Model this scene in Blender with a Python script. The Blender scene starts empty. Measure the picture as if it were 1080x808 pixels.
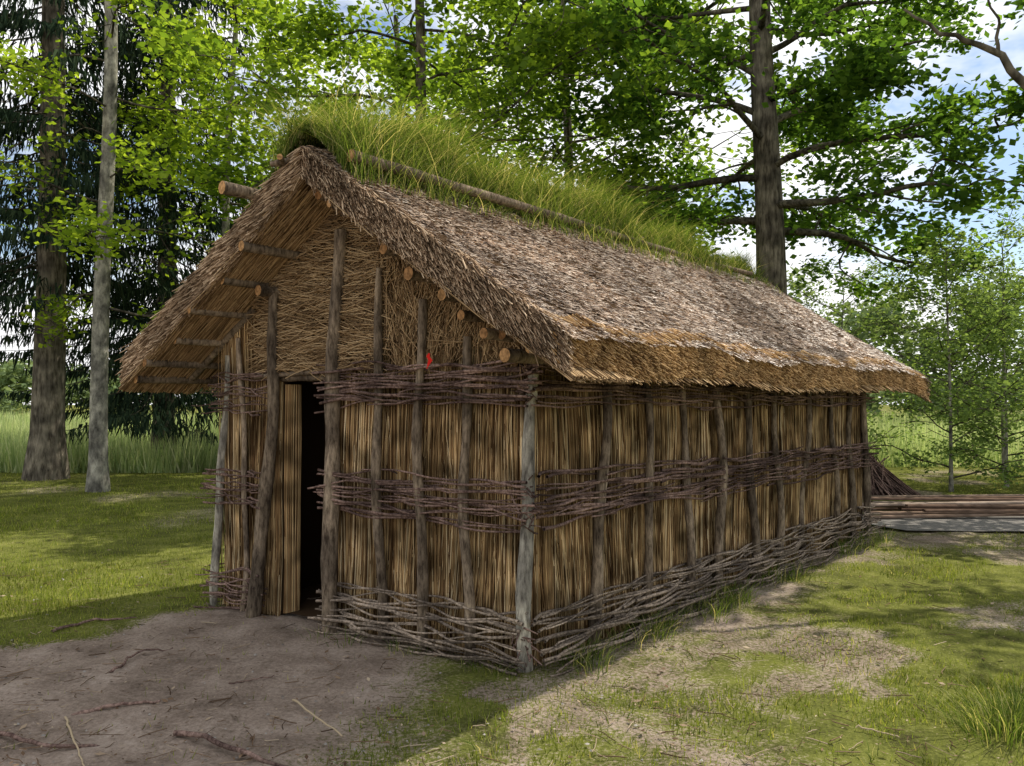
import bpy, math, numpy as np
from mathutils import Vector
rng=np.random.default_rng(7)
R=rng.random
def U(a,b,n=None): return a+(b-a)*rng.random(n)
scene=bpy.context.scene
# ------------------------------------------------------------ helpers
def nrm(a): return a/np.maximum(np.linalg.norm(a,axis=-1,keepdims=True),1e-9)
def mesh_obj(name,V,F,mat,parent=None,smooth=False):
    V=np.asarray(V,dtype=np.float32).reshape(-1,3); F=np.asarray(F,dtype=np.int32)
    me=bpy.data.meshes.new(name); k=F.shape[1]
    me.vertices.add(len(V)); me.vertices.foreach_set("co",V.ravel())
    me.loops.add(F.size); me.loops.foreach_set("vertex_index",F.ravel())
    me.polygons.add(len(F)); me.polygons.foreach_set("loop_start",np.arange(0,F.size,k,dtype=np.int32))
    me.update(calc_edges=True)
    if smooth: me.polygons.foreach_set("use_smooth",np.ones(len(F),dtype=bool))
    me.materials.append(mat)
    ob=bpy.data.objects.new(name,me); scene.collection.objects.link(ob)
    if parent:
        ob.parent=parent; ob.location=-parent.location
    return ob
def empty(name,loc=(0,0,0)):
    e=bpy.data.objects.new(name,None); e.location=loc; e.empty_display_size=.3
    scene.collection.objects.link(e); return e
def tubes(P,Rd,k=5):
    n,m,_=P.shape
    T=nrm(np.gradient(P,axis=1)); D=nrm(P[:,-1]-P[:,0])
    ref=np.where(np.abs(D[:,2:3])>.75,np.array([[1.,.13,0]]),np.array([[0.,.05,1.]]))[:,None,:]
    A=nrm(np.cross(T,np.broadcast_to(ref,T.shape))); B=np.cross(T,A)
    ang=np.arange(k)*2*math.pi/k
    V=P[:,:,None,:]+Rd[:,:,None,None]*(np.cos(ang)[None,None,:,None]*A[:,:,None,:]+np.sin(ang)[None,None,:,None]*B[:,:,None,:])
    i=np.arange(n)[:,None,None]*m*k; j=np.arange(m-1)[None,:,None]*k; a=np.arange(k)[None,None,:]; b=(a+1)%k
    F=np.stack([i+j+a,i+j+b,i+j+k+b,i+j+k+a],-1).reshape(-1,4)
    return V.reshape(-1,3),F
def caps(P,Rd,k=12,end=0):
    Vs=[];Fs=[];o=0
    for p,r in zip(P,Rd):
        c=p[end]; t=p[1]-p[0] if end==0 else p[-1]-p[-2]; t=t/np.linalg.norm(t); 
        s=-1 if end==0 else 1
        ref=np.array([0,0,1.]) if abs(t[2])<.75 else np.array([1.,0,0])
        a=np.cross(t,ref);a/=np.linalg.norm(a);b=np.cross(t,a)
        an=np.arange(k)*2*math.pi/k
        ring=c+s*t*.002+r[end]*1.0*(np.cos(an)[:,None]*a+np.sin(an)[:,None]*b)
        Vs.append(np.vstack([c+s*t*.008,ring]))
        Fs.append(np.array([[o,o+1+i,o+1+(i+1)%k] for i in range(k)])); o+=k+1
    return np.vstack(Vs),np.vstack(Fs)
def ribbons(P,W,side):
    n,m,_=P.shape
    L=P-side[:,None,:]*W[:,:,None]*.5; Rr=P+side[:,None,:]*W[:,:,None]*.5
    V=np.stack([L,Rr],2)
    i=np.arange(n)[:,None]*m*2; j=np.arange(m-1)[None,:]*2
    F=np.stack([i+j,i+j+1,i+j+3,i+j+2],-1).reshape(-1,4)
    return V.reshape(-1,3),F
def merge(*vf):
    Vs=[];Fs=[];o=0
    for V,F in vf:
        Vs.append(V);Fs.append(F+o);o+=len(V)
    return np.vstack(Vs),np.vstack(Fs)
def wob(x,y,f,seed,oct=4):
    r=np.random.default_rng(seed); out=0*x; amp=1.;tot=0
    for o in range(oct):
        for _ in range(4):
            a=r.uniform(0,2*math.pi);ph=r.uniform(0,2*math.pi);ff=f*r.uniform(.7,1.4)
            out=out+amp*np.sin(ff*(x*math.cos(a)+y*math.sin(a))+ph+1.3*np.sin(ff*.6*(x*math.sin(a)-y*math.cos(a))+ph*2))
        tot+=amp*2; amp*=.55; f*=2.1
    return out/tot
def randdir(n): return nrm(rng.normal(size=(n,3)))
# ------------------------------------------------------------ materials
def newmat(name):
    m=bpy.data.materials.new(name); m.use_nodes=True; nt=m.node_tree; nt.nodes.clear()
    out=nt.nodes.new("ShaderNodeOutputMaterial"); return m,nt,out
def ramp(nt,cols):
    n=nt.nodes.new("ShaderNodeValToRGB"); e=n.color_ramp.elements
    while len(e)<len(cols): e.new(.5)
    for i,c in enumerate(cols):
        e[i].position=c[0]; e[i].color=(c[1],c[2],c[3],1)
    return n
def noise(nt,scale,detail=4,vec=None,rough=.6):
    n=nt.nodes.new("ShaderNodeTexNoise"); n.inputs["Scale"].default_value=scale; n.inputs["Detail"].default_value=detail; n.inputs["Roughness"].default_value=rough
    if vec is not None: nt.links.new(vec,n.inputs["Vector"])
    return n
def geomat(name,cols,rough=.7,trans=0,tcol=None,patch=None,spec=0):
    """colour varies per blade/leaf/straw (mesh island) and with a broad noise"""
    m,nt,out=newmat(name); L=nt.links.new
    g=nt.nodes.new("ShaderNodeNewGeometry"); r=ramp(nt,cols); L(g.outputs["Random Per Island"],r.inputs[0])
    col=r.outputs[0]
    if patch:
        sc,lo,hi=patch
        n=noise(nt,sc,1,g.outputs["Position"]); mr=nt.nodes.new("ShaderNodeMapRange")
        mr.inputs[1].default_value=.35; mr.inputs[2].default_value=.65; mr.inputs[3].default_value=lo; mr.inputs[4].default_value=hi
        L(n.outputs[0],mr.inputs[0])
        mx=nt.nodes.new("ShaderNodeVectorMath"); mx.operation='SCALE'; L(col,mx.inputs[0]); L(mr.outputs[0],mx.inputs["Scale"]); col=mx.outputs[0]
    if spec>0:
        p=nt.nodes.new("ShaderNodeBsdfPrincipled"); p.inputs["Roughness"].default_value=rough; p.inputs["Specular IOR Level"].default_value=spec
        L(col,p.inputs["Base Color"]); sh=p.outputs[0]
    else:
        p=nt.nodes.new("ShaderNodeBsdfDiffuse"); L(col,p.inputs[0]); sh=p.outputs[0]
    if trans>0:
        t=nt.nodes.new("ShaderNodeBsdfTranslucent")
        mt=nt.nodes.new("ShaderNodeVectorMath"); mt.operation='MULTIPLY'; L(col,mt.inputs[0]); mt.inputs[1].default_value=tcol or (1.6,1.6,.8)
        L(mt.outputs[0],t.inputs[0]); mi=nt.nodes.new("ShaderNodeMixShader"); mi.inputs[0].default_value=trans
        L(sh,mi.inputs[1]);L(t.outputs[0],mi.inputs[2]); sh=mi.outputs[0]
    L(sh,out.inputs[0]); return m
def barkmat(name,c0,c1,scale=30,stretch=.25,bump=.6,det=4):
    m,nt,out=newmat(name); L=nt.links.new
    g=nt.nodes.new("ShaderNodeNewGeometry"); mp=nt.nodes.new("ShaderNodeMapping"); mp.inputs["Scale"].default_value=(1,1,stretch)
    L(g.outputs["Position"],mp.inputs[0]); n=noise(nt,scale,det,mp.outputs[0],.7)
    r=ramp(nt,[(.35,*c0),(.65,*c1)]); L(n.outputs[0],r.inputs[0]); col=r.outputs[0]
    g2=noise(nt,3.5,1,g.outputs["Position"]); r2=ramp(nt,[(.35,.55,.55,.55),(.65,1.3,1.3,1.25)]); L(g2.outputs[0],r2.inputs[0])
    mx=nt.nodes.new("ShaderNodeVectorMath"); mx.operation='MULTIPLY'; L(col,mx.inputs[0]);L(r2.outputs[0],mx.inputs[1]); col=mx.outputs[0]
    ri=nt.nodes.new("ShaderNodeMapRange"); ri.inputs[3].default_value=.65; ri.inputs[4].default_value=1.4; L(g.outputs["Random Per Island"],ri.inputs[0])
    ms=nt.nodes.new("ShaderNodeVectorMath"); ms.operation='SCALE'; L(col,ms.inputs[0]);L(ri.outputs[0],ms.inputs["Scale"]); col=ms.outputs[0]
    p=nt.nodes.new("ShaderNodeBsdfDiffuse"); L(col,p.inputs[0])
    if bump>0:
        b=nt.nodes.new("ShaderNodeBump"); b.inputs["Strength"].default_value=bump; b.inputs["Distance"].default_value=.02; L(n.outputs[0],b.inputs["Height"]); L(b.outputs[0],p.inputs["Normal"])
    L(p.outputs[0],out.inputs[0]); return m
M_roof=geomat("roof_thatch",[(0,.05,.03,.02),(.25,.22,.14,.09),(.55,.50,.35,.235),(.88,.76,.59,.43),(1,.92,.78,.62)],.45,0,patch=(1.6,.75,1.1),spec=.5)
M_eave=geomat("thatch_cut_ends",[(0,.12,.065,.03),(.4,.42,.25,.115),(1,.72,.48,.24)],patch=(5,.65,1.15))
M_verge=geomat("thatch_verge",[(0,.08,.05,.03),(.5,.35,.235,.145),(1,.68,.51,.34)],patch=(4,.65,1.15))
M_under=geomat("thatch_underside",[(0,.09,.055,.03),(.5,.32,.21,.11),(1,.56,.40,.225)])
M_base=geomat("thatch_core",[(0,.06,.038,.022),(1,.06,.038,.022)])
M_reed=geomat("wall_reed",[(0,.06,.032,.016),(.35,.22,.13,.06),(.62,.45,.295,.14),(.9,.66,.475,.25),(1,.80,.64,.40)],patch=(4.5,.42,1.2))
M_post=barkmat("post_bark",(.07,.052,.038),(.29,.225,.165),40)
M_post2=barkmat("pale_post_bark",(.14,.125,.105),(.52,.48,.40),35)
M_twig=barkmat("wattle_twig",(.075,.046,.04),(.25,.17,.142),50,1,0,2)
M_twig2=barkmat("weathered_twig",(.10,.078,.062),(.36,.285,.225),50,1,0,2)
M_cut=geomat("cut_wood",[(0,.34,.18,.08),(1,.56,.33,.15)],patch=(40,.5,1.1))
M_trunk=barkmat("tree_bark",(.05,.042,.032),(.22,.19,.15),14,.2,1)
M_trunk2=barkmat("grey_tree_bark",(.10,.095,.08),(.34,.32,.27),12,.5,.8)
M_limb=barkmat("limb_bark",(.045,.04,.03),(.13,.115,.09),14,.4,0,1)
M_leafoak=geomat("oak_leaf",[(0,.024,.055,.014),(.5,.058,.115,.026),(1,.12,.20,.045)],trans=.5,tcol=(2.5,2.4,.8))
M_leaflime=geomat("maple_leaf",[(0,.08,.14,.022),(.5,.16,.24,.035),(1,.24,.33,.055)],trans=.58,tcol=(2.3,2.1,.7))
M_leafmid=geomat("linden_leaf",[(0,.045,.085,.018),(.5,.095,.16,.03),(1,.17,.25,.045)],trans=.56,tcol=(2.5,2.3,.7))
M_leafshrub=geomat("shrub_leaf",[(0,.08,.13,.042),(.5,.15,.22,.07),(1,.22,.31,.11)],trans=.45,tcol=(1.9,1.8,.9))
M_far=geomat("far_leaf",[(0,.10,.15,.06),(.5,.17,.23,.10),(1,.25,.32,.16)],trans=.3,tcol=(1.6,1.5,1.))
M_spruce=geomat("spruce_needles",[(0,.012,.022,.014),(.6,.028,.046,.027),(1,.06,.085,.042)])
M_grass=geomat("lawn_grass",[(0,.08,.105,.02),(.5,.165,.21,.04),(.85,.26,.30,.065),(1,.40,.36,.15)],trans=.42,tcol=(2.0,1.9,.8),patch=(1.2,.7,1.15))
M_turf=geomat("roof_grass_blade",[(0,.035,.06,.013),(.4,.095,.145,.032),(.75,.18,.23,.06),(.87,.34,.33,.15),(1,.58,.50,.30)],trans=.45,tcol=(1.9,1.8,.8))
M_reedfield=geomat("field_reed",[(0,.22,.30,.12),(.5,.38,.46,.21),(1,.58,.60,.36)],trans=.4,tcol=(1.5,1.5,.9),patch=(.5,.7,1.15))
M_debris=geomat("leaf_litter",[(0,.05,.03,.02),(.6,.2,.13,.08),(1,.45,.36,.25)])
M_stick=geomat("pale_stick",[(0,.32,.24,.15),(1,.5,.4,.26)])
M_red=geomat("red_cloth",[(0,.55,.02,.02),(1,.6,.03,.02)])
M_plank=geomat("weathered_plank",[(0,.11,.07,.05),(.6,.24,.17,.125),(1,.38,.30,.24)],patch=(6,.7,1.15))
M_stone=geomat("pebble",[(0,.15,.13,.11),(1,.38,.35,.31)])
# ------------------------------------------------------------ hut frame
N0=np.array([.10,4.83]); S=np.array([.653,.757]); Fd=np.array([-.847,.53]); Sf=np.array([.757,-.653]); Ff=np.array([-.53,-.847])
WID=2.81; LEN=6.32; CV=1.4
def W(u,v,z):
    u=np.asarray(u,float);v=np.asarray(v,float);z=np.asarray(z,float)
    u,v,z=np.broadcast_arrays(u,v,z)
    xy=N0+u[...,None]*S+v[...,None]*Fd
    return np.concatenate([xy,z[...,None]],-1)
MI=np.linalg.inv(np.array([S,Fd]).T)
def invW(x,y):
    q=np.stack([x-N0[0],y-N0[1]],0); r=MI@q.reshape(2,-1); return r[0].reshape(x.shape),r[1].reshape(x.shape)
ZE=1.76; ZR=3.12; HS=2.0
def zu(v): return ZR-(ZR-ZE)*np.abs(v-CV)/HS
# ------------------------------------------------------------ ground
def dirtmask(x,y):
    w=wob(x,y,1.1,3)*.55+wob(x,y,5,5)*.16
    left=5.45+(x+3.4)*1.0
    left=np.where(x<-3.4,5.45+(x+3.4)*.35,left)
    a=np.clip((left-y+w)/.35,0,1)
    rt=.05-(4.9-y)*.10
    b=np.clip((rt-x+w*.9)/1.0,0,1)
    d=a*b
    u,v=invW(x,y)
    side=np.clip((1.1+v*1.0+w*.9)/.7,0,1)*(v<0)*(u>-.6)*(u<7.2)*(.45+.45*wob(x,y,4,6))
    strip=np.clip(1-np.abs((x-.35)-(4.1-y)*1.0+w*.6)/.55,0,1)*(y<4.6)*.68
    ring=np.clip((.5-np.maximum(np.maximum(-u,u-LEN),np.maximum(-v,v-WID))+w*.6)/.4,0,1)*.55
    fg=np.clip((4.5-y+w)/.8,0,1)*np.clip((1.5-x)/.6,0,1)*(.48+.5*w)
    patch=np.clip((wob(x,y,2.0,17)-.04)*3,0,1)*.55*(x>0)
    ptch2=np.clip((wob(x,y,.5,23)-.35)*3,0,1)*.4
    return np.clip(np.maximum.reduce([d,side,strip,ring,patch,ptch2,fg]),0,1)
def axis(lo,hi,st,far):
    c=list(np.arange(lo,hi,st)); s=st; a=c[-1]; 
    while a<far: s*=1.25; a+=s; c.append(a)
    s=st; a=c[0]; pre=[]
    while a>-far: s*=1.25; a-=s; pre.append(a)
    return np.array(pre[::-1]+c)
gx=axis(-9,9,.05,600); gy=axis(1.5,14,.05,600)
X,Y=np.meshgrid(gx,gy)
dm=dirtmask(X,Y)
near=np.exp(-((X/14)**2+((Y-7)/12)**2))
Z=(wob(X,Y,1.2,9)*.024+wob(X,Y,9,10)*.014*(.4+dm)-dm*.012)*near
ny,nx=X.shape
idx=np.arange(ny*nx).reshape(ny,nx)
Fg=np.stack([idx[:-1,:-1],idx[:-1,1:],idx[1:,1:],idx[1:,:-1]],-1).reshape(-1,4)
m,nt,out=newmat("ground_soil_and_lawn"); L=nt.links.new
at=nt.nodes.new("ShaderNodeAttribute"); at.attribute_name="dirt"
geo=nt.nodes.new("ShaderNodeNewGeometry")
n1=noise(nt,2.2,6,geo.outputs["Position"],.7); n2=noise(nt,45,5,geo.outputs["Position"],.78)
rd=ramp(nt,[(.34,.12,.09,.068),(.5,.29,.225,.175),(.66,.49,.40,.325)]); 
ad=nt.nodes.new("ShaderNodeMath"); ad.operation='MULTIPLY_ADD'; L(n2.outputs[0],ad.inputs[0]); ad.inputs[1].default_value=.45
hm=nt.nodes.new("ShaderNodeMath"); hm.operation='MULTIPLY'; L(n1.outputs[0],hm.inputs[0]); hm.inputs[1].default_value=.55; L(hm.outputs[0],ad.inputs[2]); L(ad.outputs[0],rd.inputs[0])
rg=ramp(nt,[(.38,.06,.055,.025),(.46,.11,.12,.03),(.56,.18,.19,.045),(.66,.27,.25,.09)]); L(ad.outputs[0],rg.inputs[0])
mk=nt.nodes.new("ShaderNodeMath"); mk.operation='ADD'; L(at.outputs["Fac"],mk.inputs[0])
nn=nt.nodes.new("ShaderNodeMapRange"); nn.inputs[1].default_value=.3;nn.inputs[2].default_value=.7;nn.inputs[3].default_value=-.55;nn.inputs[4].default_value=.55; L(n2.outputs[0],nn.inputs[0]); L(nn.outputs[0],mk.inputs[1])
cr=nt.nodes.new("ShaderNodeMapRange"); cr.inputs[1].default_value=.25;cr.inputs[2].default_value=.7; L(mk.outputs[0],cr.inputs[0])
mix=nt.nodes.new("ShaderNodeMix"); mix.data_type='RGBA'; L(cr.outputs[0],mix.inputs[0]); L(rg.outputs[0],mix.inputs[6]); L(rd.outputs[0],mix.inputs[7])
p=nt.nodes.new("ShaderNodeBsdfDiffuse"); L(mix.outputs[2],p.inputs[0])
bp=nt.nodes.new("ShaderNodeBump"); bp.inputs["Strength"].default_value=1; bp.inputs["Distance"].default_value=.03; L(ad.outputs[0],bp.inputs["Height"]); L(bp.outputs[0],p.inputs["Normal"]); L(p.outputs[0],out.inputs[0])
gob=mesh_obj("ground",np.stack([X,Y,Z],-1),Fg,m,None,True)
a=gob.data.attributes.new("dirt",'FLOAT','POINT'); a.data.foreach_set("value",dm.ravel().astype(np.float32))
# gravel path on the right
px=np.linspace(4.9,40,90); e1=9.75+wob(px,px*0,1.3,31)*.12-(px-5)*.03; e2=11.05+wob(px,px*0,1.1,32)*.15+(px-5)*.02
rows=[e1+(e2-e1)*t for t in np.linspace(0,1,8)]
PX=np.stack([np.stack([px-.25*math.sin(3.1*k/7),r,px*0+.022],-1) for k,r in enumerate(rows)]); i8=np.arange(8*90).reshape(8,90)
M_path,nt,out=newmat("gravel_path"); g=nt.nodes.new("ShaderNodeNewGeometry"); n=noise(nt,60,5,g.outputs["Position"],.8); r=ramp(nt,[(.3,.12,.11,.098),(.7,.30,.28,.255)]); nt.links.new(n.outputs[0],r.inputs[0]); p=nt.nodes.new("ShaderNodeBsdfDiffuse"); nt.links.new(r.outputs[0],p.inputs[0]); nt.links.new(p.outputs[0],out.inputs[0])
mesh_obj("gravel_path",PX,np.stack([i8[:-1,:-1],i8[:-1,1:],i8[1:,1:],i8[1:,:-1]],-1).reshape(-1,4),M_path)
# lawn blades
def triblades(x,y,z,ln,w,lean):
    n=len(x); az=U(0,2*math.pi,n); s=np.stack([np.cos(az),np.sin(az),0*az],-1)
    la=U(0,2*math.pi,n); t=np.stack([np.cos(la)*lean,np.sin(la)*lean,np.ones(n)],-1)
    B=np.stack([x,y,z],-1); V=np.stack([B-s*w[:,None]*.5,B+s*w[:,None]*.5,B+nrm(t)*ln[:,None]],1)
    return V.reshape(-1,3),np.arange(3*n).reshape(n,3)
n=320000
d=2.6*(24/2.6)**R(n); x=U(-1,1,n)*(d*.85+.6); y=d
dmm=dirtmask(x,y); u,v=invW(x,y)
inh=(u>-.03)&(u<LEN+.03)&(v>-.03)&(v<WID+.03); onp=(x>4.7)&(y>9.7)&(y<11.1)
dens=np.clip(1-dmm*1.4,0.012,1)*np.where(x>-.6,np.clip(.32+wob(x,y,3.2,41)*1.6,.04,.95),1)
keep=(R(n)<dens)&~inh&~onp
x=x[keep];y=y[keep];d=d[keep];k=len(x)
tall=np.clip(wob(x,y,3,44),0,1)
ln=U(.014,.042,k)*(1+tall*.9+ (d>7)*.3); w=U(.0025,.005,k)*(1+d*.13)
V,F=triblades(x,y,-.012+0*x,ln+.01,w,U(0,.8,k)); mesh_obj("lawn_grass",V,F,M_grass)
def tuft(cx,cy,n,rad,h0,h1):
    x=cx+rng.normal(size=n)*rad; y=cy+rng.normal(size=n)*rad
    h=U(h0,h1,n); out=np.stack([x-cx,y-cy],-1)*1.2+rng.normal(size=(n,2))*.25*h[:,None]
    t=np.linspace(0,1,4); P=np.zeros((n,4,3)); P[:,:,0]=x[:,None]+out[:,:1]*t**2; P[:,:,1]=y[:,None]+out[:,1:]*t**2
    P[:,:,2]=-.01+h[:,None]*(t-.25*t**2.5)
    az=U(0,math.pi,n); return ribbons(P,U(.003,.006,n)[:,None]*np.array([1,.9,.6,.05]),np.stack([np.cos(az),np.sin(az),0*az],-1))
tl=[tuft(2.4,3.85,420,.10,.12,.30),tuft(2.6,4.0,200,.08,.1,.24)]
for i in range(70):
    uu=U(0,6.4); q=W(uu,-U(.12,.40),0); tl.append(tuft(q[0],q[1],int(U(6,38)),.06,.06,.28))
for i in range(14):
    vv=U(-.1,1.5); q=W(-U(.1,.3),vv,0); tl.append(tuft(q[0],q[1],int(U(4,14)),.05,.05,.14))
for i in range(170):
    xx=U(-.8,7);yy=U(3.0,10); u_,v_=invW(np.array([xx]),np.array([yy]))
    if v_[0]<-.3: tl.append(tuft(xx,yy,int(U(5,20)),.06,.03,.09))
V,F=merge(*tl); mesh_obj("grass_tufts",V,F,M_turf)
# litter, pebbles
n=8500; d=2.6*(12/2.6)**R(n); x=U(-1,1,n)*d*.8; y=d; u,v=invW(x,y); kp=~((u>-.05)&(u<LEN)&(v>-.05)&(v<WID))&((R(n)<.4)|(dirtmask(x,y)>.4)); x=x[kp];y=y[kp];n=len(x)
c=np.stack([x,y,U(.004,.016,n)],-1); az=U(0,6.28,n); a=np.stack([np.cos(az),np.sin(az),U(-.3,.3,n)],-1); b=np.stack([-np.sin(az),np.cos(az),U(-.4,.4,n)],-1)
sz=(U(.004,.013,n)+(R(n)<.08)*.014)[:,None]; V=np.stack([c-a*sz,c-b*sz*.45,c+a*sz,c+b*sz*.45],1); mesh_obj("leaf_litter",V.reshape(-1,3),np.arange(4*n).reshape(n,4),M_debris)
n=1100; d=2.6*(8/2.6)**R(n); x=U(-1,.7,n)*d*.8; c=np.stack([x,d,0*x],-1); t=np.linspace(0,1,4)[None,:,None]; az=U(0,6.28,n); dr=np.stack([np.cos(az),np.sin(az),0*az],-1)[:,None,:]
P=c[:,None,:]+dr*U(.03,.16,n)[:,None,None]*t+rng.normal(size=(n,4,3))*[.004,.004,0]; P[:,:,2]=.007; V,F=tubes(P,np.full((n,4),.0018)*U(.6,1.6,n)[:,None],4); mesh_obj("twig_litter",V,F,M_debris)
n=600; d=2.6*(8/2.6)**R(n); x=U(-1,.3,n)*d*.8; r=U(.003,.012,n); oc=np.array([[1,0,0],[0,1,0],[-1,0,0],[0,-1,0],[0,0,.7]]); V=np.stack([x,d,0*x],-1)[:,None,:]+oc*r[:,None,None]*U(.6,1.3,(n,5,1)); f=np.array([[0,1,4],[1,2,4],[2,3,4],[3,0,4]]); mesh_obj("pebbles",V.reshape(-1,3),(f[None]+np.arange(n)[:,None,None]*5).reshape(-1,3),M_stone)
def stick(name,pts,r0,r1,mat,jit=.006,m=14,parent=None):
    pts=np.array(pts,float); t=np.linspace(0,len(pts)-1,m); P=np.stack([np.interp(t,range(len(pts)),pts[:,i]) for i in range(3)],-1)+rng.normal(size=(m,3))*jit
    V,F=tubes(P[None],np.linspace(r0,r1,m)[None],8); return mesh_obj(name,V,F,mat,parent,True)
stick("fallen_branch",[(-2.24,4.06,.01),(-2.05,4.15,.03),(-1.88,4.24,.01)],.012,.006,M_twig)
stick("exposed_root",[(-1.62,3.83,.01),(-1.43,3.76,.02),(-1.20,3.58,.015),(-.97,3.49,0)],.014,.009,M_twig)
stick("exposed_root",[(-2.9,3.9,0),(-2.5,3.82,.015),(-2.2,3.7,.01),(-1.9,3.72,-.01)],.012,.009,M_twig)
stick("fallen_stick",[(-1.18,4.27,.01),(-1.03,4.06,.02),(-.80,3.79,.01)],.006,.004,M_stick,.003)
stick("fallen_stick",[(-2.26,4.02,.01),(-2.06,3.74,.015),(-1.86,3.47,.01)],.006,.003,M_stick,.003)
stick("fallen_branch",[(-2.38,4.69,.01),(-2.36,5.01,.03),(-2.20,5.15,.01)],.009,.004,M_twig)
stick("fallen_branch",[(-3.20,5.53,.01),(-3.06,5.77,.02),(-2.75,5.85,.01)],.012,.006,M_twig)
stick("fallen_stick",[(-1.60,4.50,.01),(-1.39,4.63,.01)],.005,.003,M_twig,.003)
stick("fallen_stick",[(1.69,3.91,.01),(1.85,3.79,.01)],.005,.003,M_stick,.003)
# ------------------------------------------------------------ HUT
hut=empty("thatched_hut",(float(W(3.1,1.4,0)[0]),float(W(3.1,1.4,0)[1]),0))
class Wall: pass
def mkwall(A,dr,outw,length,ztop):
    w=Wall(); w.A=np.array(A,float); w.d=dr; w.o=outw; w.L=length; w.zt=ztop
    def P(s,off,z):
        s,off,z=np.broadcast_arrays(np.asarray(s,float),np.asarray(off,float),np.asarray(z,float))
        return np.concatenate([w.A+s[...,None]*w.d+off[...,None]*w.o,z[...,None]],-1)
    w.P=P; return w
front=mkwall(N0,Fd,Ff,WID,lambda s:zu(s)); side=mkwall(N0,S,Sf,LEN,lambda s:0*s+zu(0.))
lft=mkwall(N0+WID*Fd,S,-Sf,LEN,lambda s:0*s+zu(WID)); back=mkwall(N0+LEN*S,Fd,-Ff,WID,lambda s:zu(s))
DOOR=(1.66,2.18,1.80)
def reeds(w,dens,name,mask=None,thick=.034,zlo=0.):
    n=int(w.L*dens); s=U(0,w.L,n); m_=6; t=np.linspace(0,1,m_)
    zb=U(-.02,.03,n)+zlo; zt=w.zt(s)-.01; short=R(n)<.45; zt=np.where(short,zb+(zt-zb)*U(.3,1,n),zt)
    st=R(n)<.25; zb=np.where(st,zb+(zt-zb)*U(0,.4,n),zb)
    if mask is not None:
        ind=(s>DOOR[0]-.0)&(s<DOOR[1]+.0); zb=np.where(ind,DOOR[2],zb); zt=np.maximum(zt,zb+.05)
    slope=rng.normal(size=n)*.045+.05*wob(s,zb*0,5,91,2); bend=rng.normal(size=n)*.026
    off=U(-.01,thick,n)
    ss=s[:,None]+slope[:,None]*(t-.5)*1.5+bend[:,None]*np.sin(math.pi*t)+rng.normal(size=(n,m_))*.003
    if mask is not None:
        lowd=(s[:,None]<DOOR[0]); ss=np.where(~ind[:,None]&lowd,np.minimum(ss,np.where(s[:,None]<DOOR[0],DOOR[0],9)),ss)
        ss=np.where(~ind[:,None]&(s[:,None]>DOOR[1]),np.maximum(ss,DOOR[1]),ss)
    zz=zb[:,None]+(zt-zb)[:,None]*t
    oo=off[:,None]+rng.normal(size=(n,1))*.006*np.sin(math.pi*t)+.008*np.sin(zz*5.5+s[:,None]*.7)
    P=w.P(ss,oo,zz); r=U(.002,.0048,n)[:,None]*(1-.35*t*R(n)[:,None])
    V,F=tubes(P,r,3); mesh_obj(name,V,F,M_reed,hut,True)
reeds(front,1050,"front_reed_wall",True); reeds(side,900,"side_reed_wall"); reeds(lft,500,"left_reed_wall"); reeds(back,500,"back_reed_wall")
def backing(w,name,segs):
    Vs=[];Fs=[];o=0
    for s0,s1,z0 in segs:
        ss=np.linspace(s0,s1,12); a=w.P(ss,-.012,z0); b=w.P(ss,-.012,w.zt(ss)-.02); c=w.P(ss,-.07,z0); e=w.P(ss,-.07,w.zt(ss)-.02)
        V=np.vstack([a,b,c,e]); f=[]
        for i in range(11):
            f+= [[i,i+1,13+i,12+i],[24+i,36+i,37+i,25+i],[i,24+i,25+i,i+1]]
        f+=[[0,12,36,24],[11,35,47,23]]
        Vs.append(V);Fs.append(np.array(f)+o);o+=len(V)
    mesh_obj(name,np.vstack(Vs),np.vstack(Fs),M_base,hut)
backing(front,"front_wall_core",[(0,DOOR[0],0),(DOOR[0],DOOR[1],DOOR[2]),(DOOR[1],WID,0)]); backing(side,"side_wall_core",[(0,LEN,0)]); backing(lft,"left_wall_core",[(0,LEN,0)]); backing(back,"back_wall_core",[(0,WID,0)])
# gable straw
n=2600; s=U(1.2,2.35,n); zt=zu(s); z=1.84+(zt-1.84)*R(n); dz=U(-.35,.35,n)*U(.2,1,n); ln=U(.12,.4,n); t=np.linspace(-.5,.5,4)
P=front.P(s[:,None]+ln[:,None]*t,U(.035,.085,n)[:,None]+.02*np.cos(t*3),z[:,None]+dz[:,None]*t*ln[:,None]*2+rng.normal(size=(n,4))*.006)
kp=(P[:,:,2]<zu(s)[:,None]-.02).all(1); V,F=tubes(P[kp],np.full((kp.sum(),4),.003),3); 
n=1100; s=U(.0,1.3,n); z=1.88+(zu(s)-1.88)*R(n); ang=rng.normal(size=n)*.5; ln=U(.1,.4,n)
P2=front.P(s[:,None]+np.sin(ang)[:,None]*ln[:,None]*t,.045+U(0,.03,n)[:,None]+0*t,z[:,None]+np.cos(ang)[:,None]*ln[:,None]*t); kp=(P2[:,:,2]<zu(s)[:,None]-.02).all(1)
V2,F2=tubes(P2[kp],np.full((kp.sum(),4),.003),3); V,F=merge((V,F),(V2,F2)); mesh_obj("gable_straw",V,F,M_under,hut,True)
n=90; uu=U(.0,.12,n); t=np.linspace(0,1,5); P=W(uu[:,None]+rng.normal(size=(n,5))*.004,DOOR[1]-.03-U(0,.03,n)[:,None]+0*t,.02+1.72*t+0*uu[:,None]); V,F=tubes(P,np.full((n,5),.005),4); mesh_obj("open_reed_door",V,F,M_reed,hut,True)
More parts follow.
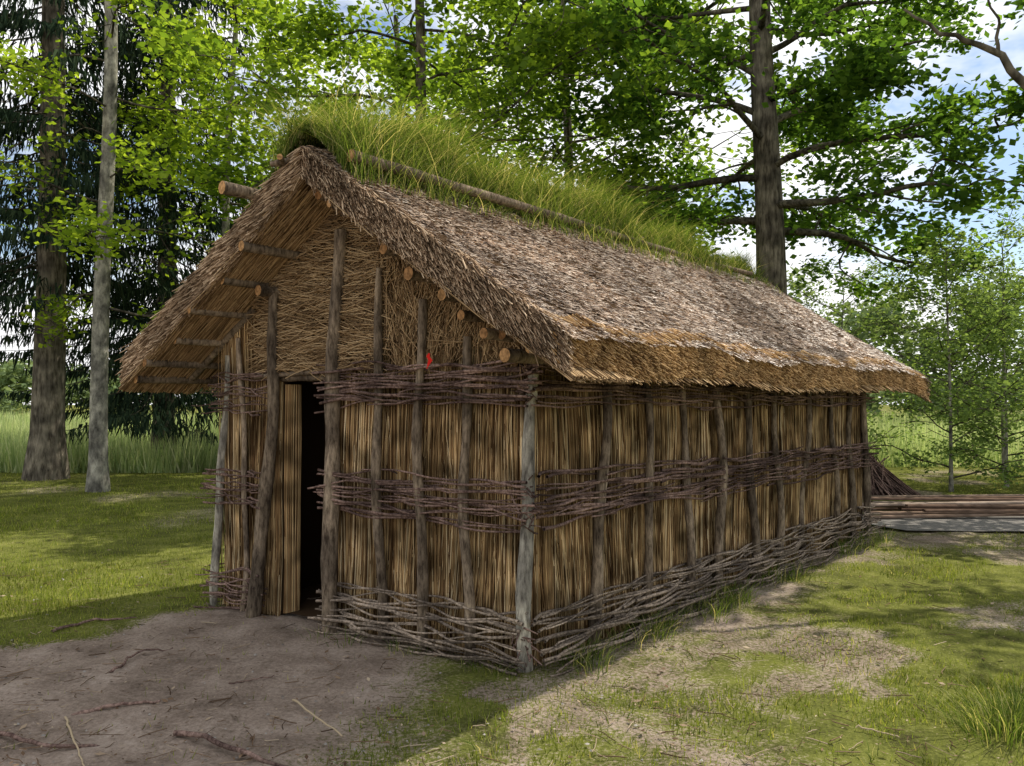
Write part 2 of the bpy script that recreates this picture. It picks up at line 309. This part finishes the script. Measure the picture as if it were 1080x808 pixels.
# poles (posts) ---------------------------------------------------
def poles(specs,name,mat,k=10,m_=14,jit=.008,cap=True,parent=None):
    parent=parent or hut
    Ps=[];Rs=[]
    for a,b,r0,r1 in specs:
        a=np.array(a,float);b=np.array(b,float); t=np.linspace(0,1,m_); P=a+(b-a)*t[:,None]
        ph=U(0,6,3); dev=np.stack([np.sin(t*4+ph[0])+.4*np.sin(t*11+ph[2]),np.sin(t*5+ph[1])+.4*np.sin(t*9+ph[0]),0*t],-1)*jit*1.5
        ax=nrm((b-a)); dev=dev-(dev@ax)[:,None]*ax
        rr=(r0+(r1-r0)*t)*(1+.08*np.sin(t*17+ph[2])+U(-.08,.08,m_)); Ps.append(P+dev); Rs.append(rr)
    Ps=np.array(Ps);Rs=np.array(Rs); V,F=tubes(Ps,Rs,k); mesh_obj(name,V,F,mat,parent,True)
    if cap:
        V,F=merge(caps(Ps,Rs,k,0),caps(Ps,Rs,k,-1)); mesh_obj(name+"_cut_ends",V,F,M_cut,parent)
fposts=[.40,.77,1.13]; O=.085
fp=[]
for s,zt in zip(fposts,[2.02,2.28,2.52]): fp.append((front.P(s,O,-.02),front.P(s-.02,O,zt),.037,.029))
fp+= [(front.P(1.56,O+.02,-.03),front.P(1.50,O+.01,2.82),.062,.048),(front.P(2.33,O+.03,-.03),front.P(2.15,O+.02,2.42),.055,.040),(front.P(2.53,O,-.02),front.P(2.52,O,2.1),.024,.02)]
poles(fp,"front_posts",M_post,10,22,.018)
poles([(W(-.05,-.03,-.03),W(-.03,-.03,1.93),.048,.036),(W(-.06,WID+.02,-.03),W(-.04,WID-.02,1.98),.033,.03)],"corner_posts",M_post2,10,22,.014)
sposts=[.65,1.25,1.82,2.40,3.03,3.62,4.34,5.17,5.75]
poles([(side.P(s+U(-.04,.04),O,-.02),side.P(s+U(-.07,.07),O-.01,1.97),U(.027,.044),U(.021,.032)) for s in sposts],"side_posts",M_post,9,20,.020)
poles([(side.P(LEN,O,-.02),side.P(LEN,O-.01,1.97),.042,.035)],"far_corner_post",M_post,9)
poles([(lft.P(s,O,-.02),lft.P(s,O,1.97),.035,.03) for s in np.arange(.7,6.4,.7)]+[(back.P(s,O,-.02),back.P(s,O,zu(s)-.1),.035,.03) for s in np.arange(.0,2.9,.56)],"rear_posts",M_post,8)
L1=[(front.P(1.5,.06,1.84),front.P(2.42,.06,1.80),.022,.02),(front.P(1.62,.01,1.79),front.P(2.26,.01,1.79),.03,.03)]
poles(L1,"door_lintel",M_post,8)
raf=[]
for u0 in (-.03,1.6,3.2,4.8,6.3):
    raf+= [(W(u0,-.45,zu(-.45)-.06),W(u0,CV,ZR-.06),.035,.03),(W(u0,CV*2+.45,zu(CV*2+.45)-.06),W(u0,CV,ZR-.06),.035,.03)]
poles(raf,"rafters",M_post,8)
pur=[]
for v0,uf in [(1.95,-.52),(2.25,-.45),(2.55,-.5),(2.85,-.42),(3.1,-.5),(3.28,-.46)]:
    pur.append((W(uf,v0,zu(v0)-.05),W(6.8,v0,zu(v0)-.05),.034,.03))
for v0,uf in [(-.3,-.38)]:
    pur.append((W(uf,v0,zu(v0)-.055),W(6.8,v0,zu(v0)-.055),.036,.03))
pur.append((W(-.34,CV,ZR-.09),W(6.8,CV,ZR-.09),.045,.04))
pur.append((W(-.24,2.14,2.43),W(.8,2.14,2.43),.042,.04))
for v0,uf,dz,r in [(.84,-.33,.15,.036),(.60,-.36,.17,.040),(.37,-.33,.16,.034),(.27,-.28,.22,.030),(.04,-.36,.19,.038),(-.02,-.27,.15,.03),(-.12,-.38,.215,.042)]:
    pur.append((W(uf,v0,zu(v0)-dz),W(6.6 if v0<-.05 else .9,v0,zu(v0)-dz),r,r*.9))
poles(pur,"purlins",M_post,10,12,.006)
poles([(W(-.42,1.06,zu(1.06)+.31),W(5.9,1.10,zu(1.1)+.31),.04,.028),(W(-.72,1.88,zu(1.88)+.26),W(5.9,1.85,zu(1.85)+.3),.045,.03)],"ridge_poles",M_post,10,26,.02)
poles([(W(-.56,1.6,zu(1.6)+.22),W(-.3,1.3,ZR+.18),.022,.02),(W(-.6,1.45,ZR+.1),W(-.35,1.7,ZR+.1),.02,.018),(W(-.5,1.12,zu(1.12)-.04),W(.3,1.1,zu(1.1)-.05),.03,.03)],"ridge_tie_poles",M_post,8)
# wattle -----------------------------------------------------------
def wattle(w,posts,s0,s1,z0,z1,rows,name,mat,over=(.08,.06),bulge=0,nper=1.0,rr=(.007,.012),sag=.02):
    Ps=[];Rs=[]; pk=np.array([s0-.35]+list(posts)+[s1+.35])
    for i in range(rows):
        zc=z0+(z1-z0)*(i+.5)/rows
        a=s0-U(.02,over[0]); 
        while a<s1-.12:
            ln=U(.9,2.6)*nper; b=min(a+ln,s1+U(.02,over[1]))
            if s1-b<.25: b=s1+U(.02,over[1])
            m_=26; s=np.linspace(a,b,m_); k=np.interp(s,pk,np.arange(len(pk)))
            par=(i%2)*math.pi + (math.pi if R()<.15 else 0)
            off=.102+np.cos(math.pi*k+par)*(.044)+bulge*(1-(zc-z0)/(z1-z0))+U(-.006,.006)
            z=zc+np.interp(s,np.linspace(s0-.4,s1+.4,9),rng.normal(size=9)*sag*.7)+np.linspace(rng.normal()*.02,rng.normal()*.02,m_)+.008*np.sin(s*9+U(0,6))
            off=off+np.where(s<s0+.05,(s0+.05-s)*U(-.3,.6),0)+np.where(s>s1-.05,(s-s1+.05)*U(-.2,.7),0)
            Ps.append(w.P(s,off,np.maximum(z,.008))); r0=U(*rr); tap=np.linspace(1,.55,m_); 
            if R()<.5: tap=tap[::-1]
            Rs.append(r0*tap); a=b-U(.05,.4)
            if b>=s1: break
    V,F=tubes(np.array(Ps),np.array(Rs),6); mesh_obj(name,V,F,mat,hut,True)
fpa=[0.0]+fposts+[1.56]; fpb=[2.29,2.53,WID]; spa=[0.]+sposts+[LEN]
wattle(front,fpa,0,1.60,.0,.34,20,"front_wattle_bottom",M_twig2,bulge=.04,rr=(.008,.013),sag=.03)
wattle(front,fpa,0,1.60,.84,1.13,18,"front_wattle_middle",M_twig,over=(.16,.08))
wattle(front,fpa,0,1.60,1.58,1.87,19,"front_wattle_top",M_twig,over=(.14,.1))
for a_,b_,nm,rw in [(.0,.32,"bottom",16),(.80,1.10,"middle",15),(1.52,1.82,"top",15)]:
    wattle(front,fpb,2.29,WID,a_,b_,rw,"door_side_wattle_"+nm,M_twig,over=(.05,.14),rr=(.006,.010))
wattle(side,spa,0,LEN,.0,.36,23,"side_wattle_bottom",M_twig2,bulge=.12,over=(.1,.12),rr=(.007,.013),sag=.035)
wattle(side,spa,0,LEN,.84,1.14,19,"side_wattle_middle",M_twig,over=(.12,.1),sag=.028)
wattle(side,spa,0,LEN,1.58,1.82,14,"side_wattle_top",M_twig,over=(.12,.1))
lp=[0]+list(np.arange(.7,6.4,.7)); 
for a_,b_,nm in [(.0,.3,"bottom"),(.85,1.1,"middle"),(1.55,1.8,"top")]: wattle(lft,lp,0,LEN,a_,b_,9,"left_wattle_"+nm,M_twig)
n=60; Ps=[];t=np.linspace(0,1,6)
for i in range(n):
    z=np.array([U(.82,1.14),U(1.6,1.86),U(.02,.3)][i%3]); a=W(-.08+U(-.05,.03),-.03+U(-.06,.05),z); dd=np.array([U(-.4,.8),U(-.9,.1),U(-.6,.5)]); dd/=np.linalg.norm(dd)
    Ps.append(a+dd*(U(.04,.15)*t)[:,None]-dd*.04)
V,F=tubes(np.array(Ps),np.full((n,6),.006)*np.linspace(1.2,.6,6),5); mesh_obj("corner_twig_ends",V,F,M_twig,hut,True)
P=front.P(.66+np.array([[.0,.01,-.01,.005,.02]]),.14,np.array([[1.92,1.90,1.875,1.85,1.82]])); V,F=ribbons(P,np.array([[.012,.03,.035,.02,.006]]),np.array([[Fd[0],Fd[1],.1]])); mesh_obj("red_ribbon",V,F,M_red,hut)
# ---- thatch roof ----
U0,U1=-.48,7.1
def roofP(u,t,sd,h):
    u,t,h=np.broadcast_arrays(np.asarray(u,float),np.asarray(t,float),np.asarray(h,float))
    v=CV-sd*HS*t
    wv=.035*np.sin(u*1.3+sd)+.02*np.sin(u*3.1+t*4)
    z=ZR-(ZR-ZE)*t+h-.03*np.sin(math.pi*t)+wv*t*.6
    z=z-.10*np.clip((u-6.2)/.85,0,1)**2
    return W(u,v,z)
def Ht(u,t): return .265-.04*t-.05*np.exp(-(u+.5)/.35)*(1-t)+.026*wob(u*1.0,t*2,3.2,51)+.012*wob(u,t*2,14,52,2)-.02*np.clip((t-.93)/.07,0,1)**2
slope_dir={sd:nrm(np.array([-sd*HS*Fd[0],-sd*HS*Fd[1],-(ZR-ZE)])) for sd in (1,-1)}
S3=np.array([S[0],S[1],0.]); rn={sd:nrm(np.cross(S3,slope_dir[sd])*(-1 if np.cross(S3,slope_dir[sd])[2]<0 else 1)) for sd in (1,-1)}
def grid(fn,nu,nt_):
    a,b=np.meshgrid(np.linspace(0,1,nu),np.linspace(0,1,nt_)); V=fn(a,b); i=np.arange(nu*nt_).reshape(nt_,nu)
    return V.reshape(-1,3),np.stack([i[:-1,:-1],i[:-1,1:],i[1:,1:],i[1:,:-1]],-1).reshape(-1,4)
for sd,nm in ((1,"right"),(-1,"left")):
    uu=lambda a:U0+(U1-U0)*a
    def teave(u): return 1+.012*np.sin(u*2.2)+.01*np.sin(u*5.1)
    tc_=lambda u: teave(u)-.035
    g=[grid(lambda a,b:roofP(uu(a),b*tc_(uu(a)),sd,Ht(uu(a),b)-.012),150,44),grid(lambda a,b:roofP(uu(a),b*tc_(uu(a)),sd,0*a),60,20),
       grid(lambda a,b:roofP(uu(a),tc_(uu(a)),sd,b*(Ht(uu(a),1+0*a)-.012)),150,6),grid(lambda a,b:roofP(U0+0*a,a*.965,sd,b*(Ht(U0+0*a,a)-.012)),44,6),grid(lambda a,b:roofP(U1+0*a,a*.965,sd,b*(Ht(U1+0*a,a)-.012)),44,6)]
    V,F=merge(*g); mesh_obj(nm+"_roof_core",V,F,M_base,hut,True)
    sl=slope_dir[sd]; nn_=rn[sd]
    n=185000 if sd==1 else 30000
    u=U(U0-.02,U1+.02,n); t=R(n)*1.0
    base=roofP(u,t,sd,Ht(u,t)-.012)
    lat=rng.normal(size=n)*.24+.12*wob(u,t*2,4,61,2); lift=U(.0,.38,n)
    D=nrm(sl[None]+S3[None]*lat[:,None]+nn_[None]*lift[:,None]); ln=U(.016,.055,n)+(R(n)<.05)*U(0,.06,n)
    roll=rng.normal(size=n)*.55; sv=nrm(np.cross(D,nn_)); sv=nrm(sv*np.cos(roll)[:,None]+nn_*np.sin(roll)[:,None])
    tt=np.array([0,1.]); P=base[:,None,:]+D[:,None,:]*ln[:,None,None]*tt[None,:,None]
    V,F=ribbons(P,U(.003,.008,n)[:,None]*np.array([1,.8]),sv); mesh_obj(nm+"_roof_straw",V,F,M_roof,hut)
    n=42000 if sd==1 else 12000
    u=U(U0,U1,n); hh=R(n)*1.02; t=teave(u)-.05-.01*hh; base=roofP(u,t,sd,hh*Ht(u,t)-.008)
    D=nrm(sl[None]+S3[None]*(rng.normal(size=n)*.14)[:,None]+nn_[None]*U(-.18,.1,n)[:,None]); ln=U(.085,.13,n)+(R(n)<.03)*U(.0,.05,n)
    P=base[:,None,:]+D[:,None,:]*ln[:,None,None]*np.array([0,1.])[None,:,None]; V,F=tubes(P,np.full((n,2),.0038)*U(.6,1.3,n)[:,None],4)
    i4=np.arange(n)[:,None]*8+4+np.array([0,1,2,3]); F=np.vstack([F,i4]); mesh_obj(nm+"_eave_straw_ends",V,F,M_eave,hut)
    for ue,sg,n,vn in ((U0,-1,17000,"front"),(U1,1,5000,"back")):
        t=R(n)*.985; hh=R(n)*1.02; u=ue+sg*(-.05+.06*R(n)); base=roofP(u,t,sd,hh*Ht(u,t)-.01)
        D=nrm(sl[None]+S3[None]*(sg*U(-.05,.6,n))[:,None]+nn_[None]*(rng.normal(size=n)*.13-.03)[:,None]); ln=U(.04,.11,n)*(1+(R(n)<.05)*.8)*np.where(t>.93,.6,1)
        P=base[:,None,:]+D[:,None,:]*ln[:,None,None]*np.array([0,.5,1.])[None,:,None]; P[:,2,2]-=.012*R(n)
        V,F=tubes(P,np.full((n,3),.0032)*U(.6,1.3,n)[:,None],3); mesh_obj(f"{nm}_{vn}_verge_straw",V,F,M_verge,hut)
    n=6500; u=np.where(R(n)<.6,U(U0,.1,n),U(0,U1,n)); t=U(0,.95,n); base=roofP(u,t,sd,-U(.0,.02,n)); D=nrm(sl[None]+S3[None]*(rng.normal(size=n)*.05)[:,None]+nn_[None]*U(-.03,.02,n)[:,None]); ln=np.minimum(U(.2,.7,n),(1.02-t)*2.4)
    P=base[:,None,:]+D[:,None,:]*ln[:,None,None]*np.array([0,.5,1.])[None,:,None]; V,F=tubes(P,np.full((n,3),.0042)*U(.6,1.3,n)[:,None],3); mesh_obj(nm+"_underside_straw",V,F,M_under,hut)
# ridge turf
def turfz(u,v):
    e=np.clip(1-(np.abs(v-1.47)/.42)**2,0,1); return zu(v)+.23+.12*e*(.5+.5*np.exp(-(u/1.5)**2))
M_soil=geomat("turf_soil",[(0,.05,.055,.02),(1,.07,.075,.025)],patch=(9,.5,1.3))
g=grid(lambda a,b:W(-.42+6.6*a,1.07+.82*b,turfz(-.42+6.6*a,1.07+.82*b)+.02*wob(a*6.6,b,6,71)),120,16); mesh_obj("ridge_turf",*g,M_soil,hut,True)
n=42000; uu_=-.45+6.85*R(n)**1.25; vv=1.45+rng.normal(size=n)*.2+np.where(R(n)<.2,-.15,0); vv=np.clip(vv,.90,2.0)
clump=np.clip(.8+wob(uu_,vv,4,72)*1.3,.2,2.0); H=U(.06,.32,n)*clump*np.where(uu_<1.8,1.6,np.clip(1.3-(uu_-1.8)*.14,.5,2))*np.where(R(n)<.05,1.8,1)
H=np.where(H>.56,.36+.24*R(n),H)
base=W(uu_,vv,np.maximum(turfz(uu_,vv)-.02,zu(vv)+.2))
az=U(0,6.28,n); lean=(rng.normal(size=(n,2))*.6+np.array([.08,-.12])); t=np.linspace(0,1,5)
P=base[:,None,:]+np.concatenate([lean[:,None,:]*(t**1.8)[None,:,None]*H[:,None,None],(H[:,None]*(t-.28*t**3))[:,:,None]],-1)
V,F=ribbons(P,U(.003,.006,n)[:,None]*np.array([1,1,.8,.5,.08]),np.stack([np.cos(az),np.sin(az),0*az],-1)); mesh_obj("ridge_grass",V,F,M_turf,hut)
V=W(np.array([.02,.02,6.3,6.3]),np.array([.02,2.79,2.79,.02]),.02); mesh_obj("earth_floor",V,np.array([[0,1,2,3]]),M_base,hut)
# ------------------------------------------------------------ TREES
def kites(C,size,droop=.3,flat=.9):
    n=len(C); az=U(0,6.28,n); a=np.stack([np.cos(az),np.sin(az),-droop+rng.normal(size=n)*.35],-1); a=nrm(a)
    up=nrm(np.array([0,0,flat])+rng.normal(size=(n,3))*.55); b=nrm(np.cross(a,up)); s=size[:,None]
    V=np.stack([C-a*s*.5,C-b*s*.33+a*s*.02,C+a*s*.5,C+b*s*.33+a*s*.02],1); return V.reshape(-1,3),np.arange(4*n).reshape(n,4)
def tree(name,x,y,H,r0,crown0,crownR,nl,leaf_n,leaf_s,mleaf,mbark,lean=(0,0),rise=(.1,.7),sub=7,sig=.35,sagz=0,limb=.3,ptop=.75,az0=None):
    e=empty(name,(x,y,0)); m_=18; t=np.linspace(0,1,m_); ph=U(0,6,2)
    TP=np.stack([x+lean[0]*H*t+.012*H*np.sin(t*5+ph[0])*t,y+lean[1]*H*t+.012*H*np.sin(t*4+ph[1])*t,-.05+H*t],-1)
    TR=r0*(1-ptop*t)+r0*.35*np.exp(-t*H/.3)
    V,F=tubes(TP[None],TR[None],12); mesh_obj("trunk",V,F,mbark,e,True)
    LP=[];LR=[];tips=[]; q=np.linspace(0,1,9)
    for i in range(nl):
        f=(i+R())/nl; h=crown0+(H*.97-crown0)*f; pr=math.sin(math.pi*(.25+.6*f))**.8
        Ln=crownR*pr*U(.7,1.15); az=i*2.4+U(-.4,.4) if az0 is None else U(*az0)
        st=np.array([np.interp(h/H,t,TP[:,j]) for j in range(3)]); el=U(*rise)*(.5+.8*f)
        dr=np.array([math.cos(az)*math.cos(el),math.sin(az)*math.cos(el),math.sin(el)])
        P=st+dr*Ln*q[:,None]
        for fr,am in ((4,.09),(8,.045)):
            wv=rng.normal(size=3)*am*Ln; P=P+np.sin(q*U(.8,1.2)*fr+U(0,2))[:,None]*wv*q[:,None]
        P[:,2]-=sagz*Ln*q**2
        r=np.interp(h/H,t,TR)*limb; LP.append(P);LR.append(r*(1-.85*q)+.006)
        for j in range(sub):
            tq=.2+.8*(j+R())/sub; p0=np.array([np.interp(tq,q,P[:,c]) for c in range(3)])
            d2=dr+rng.normal(size=3)*.7; d2/=np.linalg.norm(d2); d2[2]=d2[2]*.6-.05; l2=Ln*U(.22,.42)*(1.2-.4*tq)
            P2=p0+d2*l2*q[:,None]; P2[:,2]-=.12*l2*q**2; P2+=np.sin(q*5)[:,None]*rng.normal(size=3)*.07*l2
            LP.append(P2);LR.append((r*.35*(1-.5*tq))*(1-.8*q)+.004)
            for c in range(2):
                p3=P2[int(U(3,8))]; d3=d2+rng.normal(size=3)*.8; d3/=np.linalg.norm(d3); P3=p3+d3*l2*.55*q[:,None]; LP.append(P3); LR.append(.006*(1-.6*q)+.002)
                if R()<.85: tips+=list(P3[4:])
            if R()<.7: tips+=list(P2[5:])
    V,F=tubes(np.array(LP),np.array(LR),4); mesh_obj("branches",V,F,M_limb,e,True)
    tips=np.array(tips); c=tips[rng.integers(0,len(tips),leaf_n)]; C=c+rng.normal(size=(leaf_n,3))*sig*np.array([1,1,.55])
    V,F=kites(C,U(*leaf_s,len(C))); mesh_obj("leaves",V,F,mleaf,e); return e
tree("oak_tree",5.25,16,12,.36,4.9,5.1,24,38000,(.11,.21),M_leafoak,M_trunk,rise=(-.15,.5),sig=.24,sagz=.10,ptop=.5)
tree("maple_tree",-2.1,15.5,11,.16,4.6,4.6,18,20000,(.10,.19),M_leafmid,M_trunk,lean=(.03,0),rise=(-.1,.5),sig=.26,sagz=.15,ptop=.5)
tree("maple_tree",-6.5,18,12,.12,5.8,2.9,13,7000,(.11,.2),M_leaflime,M_trunk2,rise=(0,.6),sig=.28,sagz=.1,ptop=.6)
tree("birch_tree",-7.5,14.3,10.5,.16,3.2,2.9,14,6500,(.09,.16),M_leaflime,M_trunk2,lean=(.005,0),rise=(-.2,.4),sig=.20,sagz=.2,limb=.15,ptop=.4)
tree("linden_tree",1.5,21,13,.2,5.5,5.2,18,16000,(.13,.24),M_leafmid,M_trunk,rise=(0,.6),sig=.32,ptop=.6)
tree("linden_tree",-4,27,15,.2,5.5,5.5,16,11000,(.16,.28),M_leaflime,M_trunk,rise=(0,.6),sig=.4,ptop=.6)
ok2=tree("oak_tree",10.6,8.6,9.8,.28,5.4,4.1,16,14000,(.12,.2),M_leafoak,M_trunk,rise=(0,.45),sig=.3,sagz=.05)
stick("overhanging_branch",[(10.6,8.6,5.2),(8,8.6,5.1),(6.2,8.2,4.6),(5.35,8,4.75),(5.0,8,5.2),(4.5,8,5.35),(4.1,8.1,5.7)],.08,.012,M_limb,.02,24,ok2)
stick("overhanging_twig",[(5.0,8,5.2),(4.95,7.9,5.5),(4.7,7.8,5.9)],.02,.006,M_limb,.015,10,ok2)
for i,(x,y,h,cr,n) in enumerate([(7.9,14.2,4.4,1.4,7000),(9.4,15,3.8,1.5,6000),(10.6,17,5.2,2.0,7000),(8.4,20,5.0,2.2,6000),(7.2,24,4.5,2,5000),(12.5,16,5,2,5000)]):
    tree("small_tree",x,y,h,.035,.2,cr,22,n,(.05,.11),M_leafshrub,M_trunk2,rise=(.3,.9),sub=5,sig=.17)
def spruce(x,y,H,r0,zb,Rm,nb,nt_,Ht_):
    e=empty("spruce_tree",(x,y,0)); m_=14; t=np.linspace(0,1,m_); TP=np.stack([x+.05*np.sin(t*4),y+0*t,-.05+H*t],-1); V,F=tubes(TP[None],(r0*(1-.85*t*H/Ht_)+r0*.4*np.exp(-t*H/.4))[None],12); mesh_obj("trunk",V,F,M_trunk,e,True)
    LP=[];q=np.linspace(0,1,8);pts=[];dirs=[]
    for i in range(nb):
        f=(i+R())/nb; z=zb+(H-zb)*f; Ln=Rm*(1-z/Ht_)**.7*U(.6,1.15)+.2; az=U(0,6.28); dr=np.array([math.cos(az),math.sin(az),0])
        P=np.array([x,y,z])+dr*Ln*q[:,None]; P[:,2]+=Ln*(-.55*q+.25*q**2.2)*U(.7,1.2); LP.append(P)
        k=int(nt_*Ln/Rm)+6; qq=U(.12,1,k); c=np.stack([np.interp(qq,q,P[:,j]) for j in range(3)],-1)
        sdv=np.array([-dr[1],dr[0],0]); sw=U(-1,1,k)*.34*Ln*(1.1-qq)**.7; c=c+sdv*sw[:,None]+dr*(np.abs(sw)*.3)[:,None]; c[:,2]-=np.abs(sw)*.25; pts.append(c); 
        dirs.append(dr*.3+np.array([0,0,-1])+rng.normal(size=(k,3))*.28)
    V,F=tubes(np.array(LP),np.full((nb,8),.018)*np.linspace(1.3,.3,8),4); mesh_obj("boughs",V,F,M_limb,e)
    C=np.vstack(pts);D=nrm(np.vstack(dirs)); n=len(C); ln=U(.12,.4,n); tt=np.linspace(0,1,3); P=C[:,None,:]+D[:,None,:]*ln[:,None,None]*tt[None,:,None]; az=U(0,3.14,n)
    V,F=ribbons(P,U(.025,.055,n)[:,None]*np.array([1,.9,.2]),np.stack([np.cos(az),np.sin(az),0*az],-1)); mesh_obj("needles",V,F,M_spruce,e)
spruce(-9.8,16.6,13,.33,4.2,3.8,90,230,24)
spruce(-9.3,21,15,.28,1.8,4.0,150,260,26)
def treemass(name,blobs,per,ls,mat):
    Cs=[]
    for (x,y,h,r) in blobs:
        k=int(per*(h*r)/30)+50; nb=9; cc=np.array([x,y,h*.55])+rng.normal(size=(nb,3))*np.array([r*.45,r*.45,h*.2]); c=cc[rng.integers(0,nb,k)]+randdir(k)*(r*.42*R(k)**.4)[:,None]
        c[:,2]=np.abs(c[:,2]); Cs.append(c)
    C=np.vstack(Cs); V,F=kites(C,U(*ls,len(C)),.2); mesh_obj(name,V,F,mat)
bl=[(x,U(105,130),U(5,8.5),U(4,6)) for x in np.arange(-130,140,4.5)]
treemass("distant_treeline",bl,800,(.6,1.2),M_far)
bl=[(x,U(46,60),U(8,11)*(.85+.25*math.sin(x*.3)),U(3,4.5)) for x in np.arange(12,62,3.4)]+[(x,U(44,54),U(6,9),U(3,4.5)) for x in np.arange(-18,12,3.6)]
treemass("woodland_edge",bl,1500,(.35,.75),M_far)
n=75000; y=18+60*R(n)**1.9; x=U(-1,1,n)*(y*.9); kp=((x<-.15*y)|(x>.38*y)); kp&=~((y<19.5)&(x>6)); kp&=(y>18.6+1.2*wob(x,x*0,.8,83)); y=y[kp];x=x[kp];n=len(x)
h=U(.4,1.1,n)*(1+.3*wob(x,y,.7,81)); w=U(.02,.045,n)*(1+(y-17)*.03); V,F=triblades(x,y,0*x,h,w,U(0,.45,n)); mesh_obj("reed_field",V,F,M_reedfield)
# planks on the right
pk=empty("plank_stack",(6.8,11.9,0)); Vs=[];o=0;Fs=[]
for i in range(14):
    y0=10.7+.13*i+U(-.05,.05); z0=.03+.05*(i%3)*1.1; x0=4.9+U(-.3,.9); x1=U(8.5,12.5); tw=U(-.09,.05); wd=U(.07,.14); th=.035
    a=np.array([x0,y0,z0]);b=np.array([x1,y0+(x1-x0)*tw,z0+U(-.02,.06)]); pts=[]
    for t in np.linspace(0,1,8):
        c=a+(b-a)*t; c[2]+=.02*math.sin(t*3+i)
        pts+= [c+[0,-wd/2,0],c+[0,wd/2,0],c+[0,wd/2,th],c+[0,-wd/2,th]]
    f=[[0,1,2,3],[28,31,30,29]]
    for s_ in range(7):
        for e_ in range(4): f.append([s_*4+e_,s_*4+(e_+1)%4,s_*4+4+(e_+1)%4,s_*4+4+e_])
    Vs.append(np.array(pts));Fs.append(np.array(f)+o);o+=32
mesh_obj("planks",np.vstack(Vs),np.vstack(Fs),M_plank,pk)
rp=empty("reed_bundle_pile",(6.3,14,0)); n=800; az=U(0,6.28,n); rr=U(.3,.95,n); b=np.stack([6.35+np.cos(az)*rr*.9,14+np.sin(az)*rr*.7,0*az],-1); tp=np.array([6.15,14.,.62])+rng.normal(size=(n,3))*[.12,.12,.05]; t=np.linspace(0,1,4)
P=b[:,None,:]+(tp-b)[:,None,:]*t[None,:,None]; V,F=tubes(P,np.full((n,4),.010),4); mesh_obj("bundles",V,F,M_twig,rp)
# ------------------------------------------------------------ world, sun, camera
SE,SA=math.radians(54),math.radians(53)
w=bpy.data.worlds.new("World"); scene.world=w; w.use_nodes=True; nt=w.node_tree; L=nt.links.new
bg=nt.nodes["Background"]; sky=nt.nodes.new("ShaderNodeTexSky"); sky.sky_type='NISHITA'; sky.sun_disc=False; sky.sun_elevation=SE; sky.sun_rotation=SA; sky.air_density=1.0; sky.dust_density=.6
tc=nt.nodes.new("ShaderNodeTexCoord"); mp=nt.nodes.new("ShaderNodeMapping"); mp.inputs["Scale"].default_value=(1,1,2.2); L(tc.outputs["Generated"],mp.inputs[0])
n=noise(nt,2.6,6,mp.outputs[0],.62); r=ramp(nt,[(.40,0,0,0),(.54,1,1,1)]); L(n.outputs[0],r.inputs[0])
mx=nt.nodes.new("ShaderNodeMix"); mx.data_type='RGBA'; L(r.outputs[0],mx.inputs[0]); L(sky.outputs[0],mx.inputs[6]); mx.inputs[7].default_value=(8.6,8.6,8.6,1)
L(mx.outputs[2],bg.inputs[0]); bg.inputs[1].default_value=.15
sl=bpy.data.lights.new("sun",'SUN'); sl.energy=5; sl.angle=math.radians(.5); sl.color=(1,.94,.84); so=bpy.data.objects.new("sun",sl); scene.collection.objects.link(so)
sv=Vector((math.sin(SA)*math.cos(SE),math.cos(SA)*math.cos(SE),math.sin(SE))); so.rotation_euler=(-sv).to_track_quat('-Z','Y').to_euler(); so.location=sv*30
cam=bpy.data.cameras.new("camera"); cam.lens=830/1080*36; cam.sensor_width=36; cam.clip_end=2000; co=bpy.data.objects.new("camera",cam); scene.collection.objects.link(co)
co.location=(0,0,1.6); co.rotation_euler=(math.radians(91.45),0,0); scene.camera=co
scene.view_settings.view_transform='Standard'; scene.view_settings.look='None'; scene.view_settings.exposure=0
